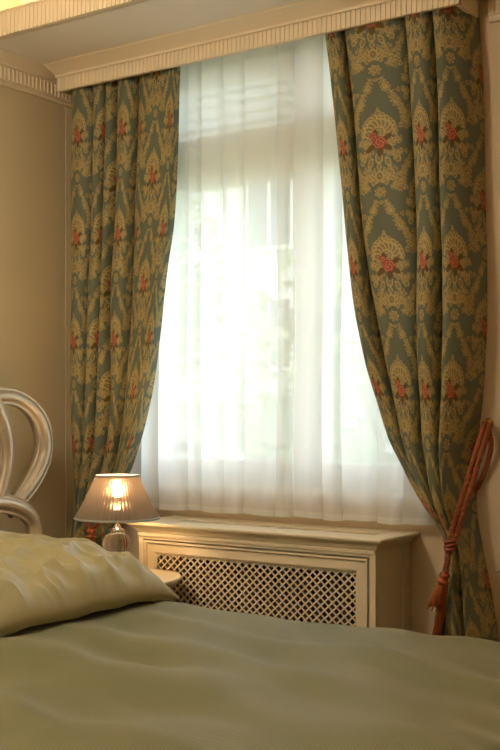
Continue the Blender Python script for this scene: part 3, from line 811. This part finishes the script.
def fold(s, lo, hi, r):                        # unrolled coordinate -> (position, drop): flat between lo and hi, then round the edge and down
    if s > hi - r:
        a = (s - (hi - r)) / r
        if a < PI / 2: return hi - r + r * math.sin(a), r * (1 - math.cos(a))
        return hi, r + (s - (hi - r)) - r * PI / 2
    if s < lo + r:
        p, d = fold(-s, -hi, -lo, r); return -p, d
    return s, 0
nxg, nyg = 300, 250
xs_ = np.linspace(-2.93, -.30, nxg); ys_ = np.linspace(.72, 3.10, nyg)
X = np.zeros((nxg, nyg)); Y = X.copy(); Z = X.copy()
for i, sx in enumerate(xs_):
    px_, dx_ = fold(sx, -9, -.62, .10)
    for j, sy in enumerate(ys_):
        py_, dy_ = fold(sy, .96, 2.775, .085)
        drop = min(.42, dx_ + dy_)
        hgt = 0
        n1 = noise.noise(Vector((sx * 1.6 + 3, sy * 2.6 + .5 * sx, 1.3)))
        n2 = noise.noise(Vector((sx * 2.2 - 1.2 * sy, sy * 5.2 + sx * 2.2, 4.1)))
        n3 = noise.noise(Vector((sx * 6.0 + 4 * sy, sy * 9.5 + sx * 3, 9.7)))
        hgt = .026 * n1 + .028 * n2 + .009 * n3
        # long soft folds running from the pillow towards the foot
        for (y0, k_, w_, a_) in ((2.52, -.20, .055, .016), (2.30, -.30, .075, .018), (2.02, -.26, .09, .020), (1.72, -.18, .08, .016)):
            c = y0 + k_ * (sx + 2.2) + .05 * math.sin(2.3 * sx + y0 * 5)
            hgt += 1.3 * a_ * math.exp(-((sy - c) / w_) ** 2) * smooth(-2.4, -1.9, sx)
        hgt *= 1 - .85 * smooth(-2.02, -2.22, sx) * smooth(1.85, 2.0, sy)      # pressed flat under the pillow
        puff = .006 * smooth(2.45, 2.78, sy)
        zz = ZB + hgt * (1 - .3 * smooth(0, .1, drop)) + puff - drop
        out = .012 * math.sin(11 * sx + 2) * smooth(.03, .2, drop)
        X[i, j] = px_; Y[i, j] = py_ + (out if sy > 1.8 else -out); Z[i, j] = max(.662 if drop < .02 else .2, zz)
duvet = grid_mesh('duvet', X, Y, Z, M_duvet)
so_ = duvet.modifiers.new('thickness', 'SOLIDIFY'); so_.thickness = .02; so_.offset = 1 if False else -1
tag(duvet, 'olive green sateen duvet with soft folds spread over the bed', 'duvet')

# pillow
M_pillow = mat('olive_sateen_pillow', '#a29b72', .42, Sheen_Weight=.3, Sheen_Roughness=.4, bump=.03, bscale=500)
def pillow(c, ax, ay, hmax, hback):
    n = 120; pts_top = np.zeros((n, n, 3)); pts_bot = np.zeros((n, n, 3))
    for i in range(n):
        for j in range(n):
            a = -1 + 2 * i / (n - 1); b_ = -1 + 2 * j / (n - 1)          # a: towards the foot (+x), b: towards the window (+y)
            pa = a * (1 - .06 * (1 - b_ * b_)) ; pb = b_ * (1 - .05 * (1 - a * a))
            e_ = max(0, (1 - abs(a) ** 3.0)) * max(0, (1 - abs(b_) ** 6.0))
            t_ = e_ ** .52
            x = c[0] + ax * pa; y = c[1] + ay * pb
            lift = hback * smooth(.9, -.9, a) * smooth(1.05, .1, b_)
            # creases fan in from the front seam and the corner
            cr = 0
            for (bb, dirn, w_, am) in ((-.62, .75, .10, .018), (-.22, .95, .07, .022), (.05, .55, .12, .010), (.34, .80, .05, .014), (.62, .30, .07, .007), (-.9, .3, .09, .014)):
                d = (b_ - bb) - dirn * (1 - a) * .45
                cr += .55 * am * math.exp(-(d / w_) ** 2) * smooth(-.35, .55, a) * (1 - smooth(.80, 1, a) * .6)
            cr += .010 * noise.noise(Vector((a * 2.2, b_ * 2.4, 2.2))) + .005 * noise.noise(Vector((a * 5 + b_ * 3, b_ * 6, 5.2)))
            q1 = noise.noise(Vector((a * 1.5 + b_ * 1.9, b_ * 2.6 - a * 1.6, 3.7))); q2 = noise.noise(Vector((a * 3.2 - b_ * 2.4, b_ * 4.4 + a * 2.0, 7.1)))
            cr += (.020 * (1 - min(1, abs(q1) * 3.2)) ** 1.5 + .011 * (1 - min(1, abs(q2) * 3.0)) ** 1.5) * smooth(-.4, .5, a)
            zt_ = c[2] + lift + hmax * t_ + (cr - .008) * min(1, e_ * 3)
            zb_ = c[2] + lift - (lift) * t_ ** .5 - .004 * t_
            seam = .012 * (noise.noise(Vector((a * 3, b_ * 3, 8))))
            sag = .010 * smooth(.75, 1, b_) * smooth(0, 1, a) * (1 - .8 * t_)
            pts_top[i, j] = (x, y, zt_ + seam * (1 - t_) - sag); pts_bot[i, j] = (x, y, min(zb_, zt_) + seam * (1 - t_) - sag)
    mb = MB()
    mb.grid([tuple(p) for p in pts_top.reshape(-1, 3)], n, n); mb.grid([tuple(p) for p in pts_bot.reshape(-1, 3)], n, n)
    o = mb.build('pillow', M_pillow, smooth=True)
    bm = bmesh.new(); bm.from_mesh(o.data); bmesh.ops.remove_doubles(bm, verts=bm.verts, dist=.0004); bmesh.ops.recalc_face_normals(bm, faces=bm.faces); bm.to_mesh(o.data); bm.free()
    return o
pw = pillow((-2.475, 2.365, ZB + .014), .33, .41, .156, .080)
tag(pw, 'plump olive green sateen pillow creased at its front, below the headboard', 'pillow')

# ------------------------------------------------------------------ bedside table, lamp
def bedside(cx, cy, label, R=.222, dz=-.017):
    t_ = thing('bedside_table', label, 'table')
    mb = MB(); mb.lathe([(0, .712), (R - .02, .712), (R - .012, .716), (R - .004, .722), (R, .728), (R, .734), (R - .004, .738), (0, .738)], (cx, cy, dz), 64); mb.build('table_top', M_cream, t_, smooth=False, bevel=.001)
    mb = MB(); mb.lathe([(0, .62), (R - .065, .62), (R - .06, .63), (R - .06, .70), (R - .03, .712), (0, .712)], (cx, cy, dz), 48); mb.build('apron', M_cream, t_)
    for k in range(3):
        a = PI / 2 + 2 * PI * k / 3 + .5
        r0 = R - .085
        pth = catmull([(cx + r0 * math.cos(a), cy + r0 * math.sin(a), .63), (cx + (r0 - .02) * math.cos(a), cy + (r0 - .02) * math.sin(a), .35), (cx + (r0 + .01) * math.cos(a), cy + (r0 + .01) * math.sin(a), .006)], 6)
        MB().tube(pth, lambda s: .020 * (1 - .45 * s), 10).build('leg', M_cream, t_, smooth=True)
    base(t_, (cx, cy, .006))
    return t_
bedside(-2.53, 2.955, 'round cream bedside table between the bed and the radiator cabinet', .20)

M_crystal = mat('ribbed_crystal', (.95, .96, .97, 1), .03, Transmission_Weight=1.0, IOR=1.5)
M_bulb = bpy.data.materials.new('lit_bulb'); M_bulb.use_nodes = True
b = M_bulb.node_tree.nodes['Principled BSDF']; b.inputs['Emission Color'].default_value = (1, .62, .30, 1); b.inputs['Emission Strength'].default_value = 420
def lamp(cx, cy, z0, label, e=9.0):
    t_ = thing('bedside_lamp', label, 'lamp')
    mb = MB(); mb.lathe([(0, 0), (.048, 0), (.050, .008), (.044, .016), (.024, .026), (.018, .042), (.022, .052), (.018, .059), (0, .059)], (cx, cy, z0), 32); mb.build('base', M_chrome, t_, smooth=True)
    zb = z0 + .059
    prof = [(.014, 0)] + [(.0495 * math.sin(a) ** .9, .0475 * (1 - math.cos(a))) for a in np.linspace(.35, PI - .38, 16)] + [(.016, .0955)]
    mb = MB(); mb.lathe(prof, (cx, cy, zb), 64, lambda a, z: 1 + .075 * abs(math.cos(7 * a))); o = mb.build('crystal_globe', M_crystal, t_, smooth=True)
    mb.add([], [])
    mb = MB(); mb.lathe([(.014, .094), (.026, .097), (.027, .101), (.018, .105), (.013, .110), (.009, .116), (.006, .120), (.006, .175), (.013, .178), (.013, .215), (0, .215)], (cx, cy, zb), 24, lambda a, z: 1 + (.08 * math.cos(8 * a) if z < .104 else 0)); mb.build('stem', M_chrome, t_, smooth=True)
    zs = .922; ht = .148; r0, r1 = .1445, .0725
    npl = 62; prof_n = 14
    mb = MB(); pts = []
    for k in range(npl * 4):
        a = 2 * PI * k / (npl * 4); f = .5 + .5 * math.cos(2 * PI * k / 4)
        for j in range(prof_n):
            s = j / (prof_n - 1); r = r0 + (r1 - r0) * s + .006 * math.sin(PI * s) * -.6
            jit = .0050 * f * (1 - .45 * s)
            pts.append((cx + (r + jit) * math.cos(a), cy + (r + jit) * math.sin(a), zs + ht * s))
    mb.grid(pts, npl * 4, prof_n, cu=True); sh = mb.build('shade', M_shade, t_, smooth=True)
    for r, z, tk in ((r0, zs, .0042), (r1, zs + ht, .0032)):
        pth = [(cx + (r + .002) * math.cos(q), cy + (r + .002) * math.sin(q), z) for q in np.linspace(0, 2 * PI, 97)[:-1]]
        MB().tube(pth, tk, 8, closed=True).build('braid_trim', M_braid, sh, smooth=True)
    mb = MB()
    for q in (0, 2 * PI / 3, 4 * PI / 3):
        mb.tube([(cx + .012 * math.cos(q), cy + .012 * math.sin(q), zs + .085), (cx + r1 * math.cos(q), cy + r1 * math.sin(q), zs + ht - .002)], .0015, 6)
    mb.build('shade_carrier', M_chrome, t_)
    zc = zs + .062
    mb = MB(); mb.lathe([(0, .062), (.006, .050), (.010, .030), (.0125, .008), (.011, -.014), (.009, -.026), (.009, -.04), (0, -.04)], (cx, cy, zc + .006), 20); mb.build('bulb', M_bulb, t_, smooth=True)
    mb = MB(); pth = catmull([(cx + .012, cy - .01, zb + .17), (cx + .040, cy - .03, zb + .10), (cx + .052, cy - .036, zb + .04), (cx + .054, cy - .038, zb - .010)], 6)
    for p in pth: mb.lathe([(0, -.0022), (.0018, -.0012), (.0022, 0), (.0018, .0012), (0, .0022)], tuple(p), 6)
    mb.build('pull_chain', M_chrome, t_)
    base(t_, (cx, cy, z0))
    return t_
lamp(-2.565, 2.958, .7215, 'lit lamp with pleated silvery shade and ribbed crystal globe on the bedside table')

# unseen globe lamp above the frame, added to light the room and drapes
cl = thing('added_fill_lamp', 'unseen globe lamp added overhead to light the room', 'lamp')
M_globe = bpy.data.materials.new('fill_lamp_globe'); M_globe.use_nodes = True
b = M_globe.node_tree.nodes['Principled BSDF']; b.inputs['Emission Color'].default_value = (1, .85, .66, 1); b.inputs['Emission Strength'].default_value = 46
CLX, CLY, CLZ = -2.25, .95, 2.36
MB().lathe([(.17 * math.sin(a), -.17 * math.cos(a)) for a in np.linspace(0.001, PI - .001, 24)], (CLX, CLY, CLZ), 32).build('globe', M_globe, cl, smooth=True)
MB().tube([(CLX, CLY, CLZ + .165), (CLX, CLY, ZC)], .012, 10).build('stem', M_brass, cl)
MB().lathe([(0, 0), (.06, 0), (.05, -.03), (0, -.03)], (CLX, CLY, ZC), 24).build('ceiling_rose', M_brass, cl)
base(cl, (CLX, CLY, ZC))

# ------------------------------------------------------------------ houseplant whose leaf tip shows at the right edge
pl = thing('potted_plant', 'potted plant whose green leaf tip shows beside the right curtain', 'plant')
pcx, pcy = -1.02, 3.16
MB().lathe([(0, .0), (.075, .0), (.085, .01), (.115, .19), (.122, .20), (.122, .225), (.108, .225), (.104, .20), (0, .20)], (pcx, pcy, .0045), 32).build('pot', M_pot, pl, smooth=False)
MB().lathe([(0, 0), (.100, 0), (0, .01)], (pcx, pcy, .203), 24).build('soil', M_soil, pl)
tip = P(495.5, 572.5, 3.20)
def leaf(p0, p1, p2, w):
    path = catmull([p0, p1, p2], 10); pts = []
    for i, p in enumerate(path):
        s = i / (len(path) - 1); t_ = (path[min(i + 1, len(path) - 1)] - path[max(i - 1, 0)]).normalized()
        side = t_.cross(Vector((0, 0, 1))); side = side.normalized() if side.length > .01 else Vector((0, 1, 0))
        ww = w * math.sin(PI * min(1, .12 + .88 * s)) ** .7 if s < 1 else .0005
        up = side.cross(t_)
        for k_ in (-1, -.5, 0, .5, 1): pts.append(p + side * (ww * k_) + up * (ww * .25 * abs(k_)))
    mb = MB(); mb.grid(pts, len(path), 5); o = mb.build('leaf', M_leaf, pl, smooth=True)
    s_ = o.modifiers.new('thickness', 'SOLIDIFY'); s_.thickness = .0012
leaf((pcx, pcy, .21), ((pcx + tip.x) / 2 + .06, (pcy + tip.y) / 2, .82), tuple(tip), .016)
for k in range(9):
    a = -2.0 + k * .45; r = .17 + .05 * random.random(); h = .55 + .25 * random.random()
    if math.cos(a) < -.2: continue
    leaf((pcx + .02 * math.cos(a), pcy + .02 * math.sin(a), .21), (pcx + .5 * r * math.cos(a), pcy + .3 * r * math.sin(a), .2 + h), (pcx + r * 1.5 * math.cos(a), pcy + r * .8 * math.sin(a), .1 + h), .018)
base(pl, (pcx, pcy, .0045))
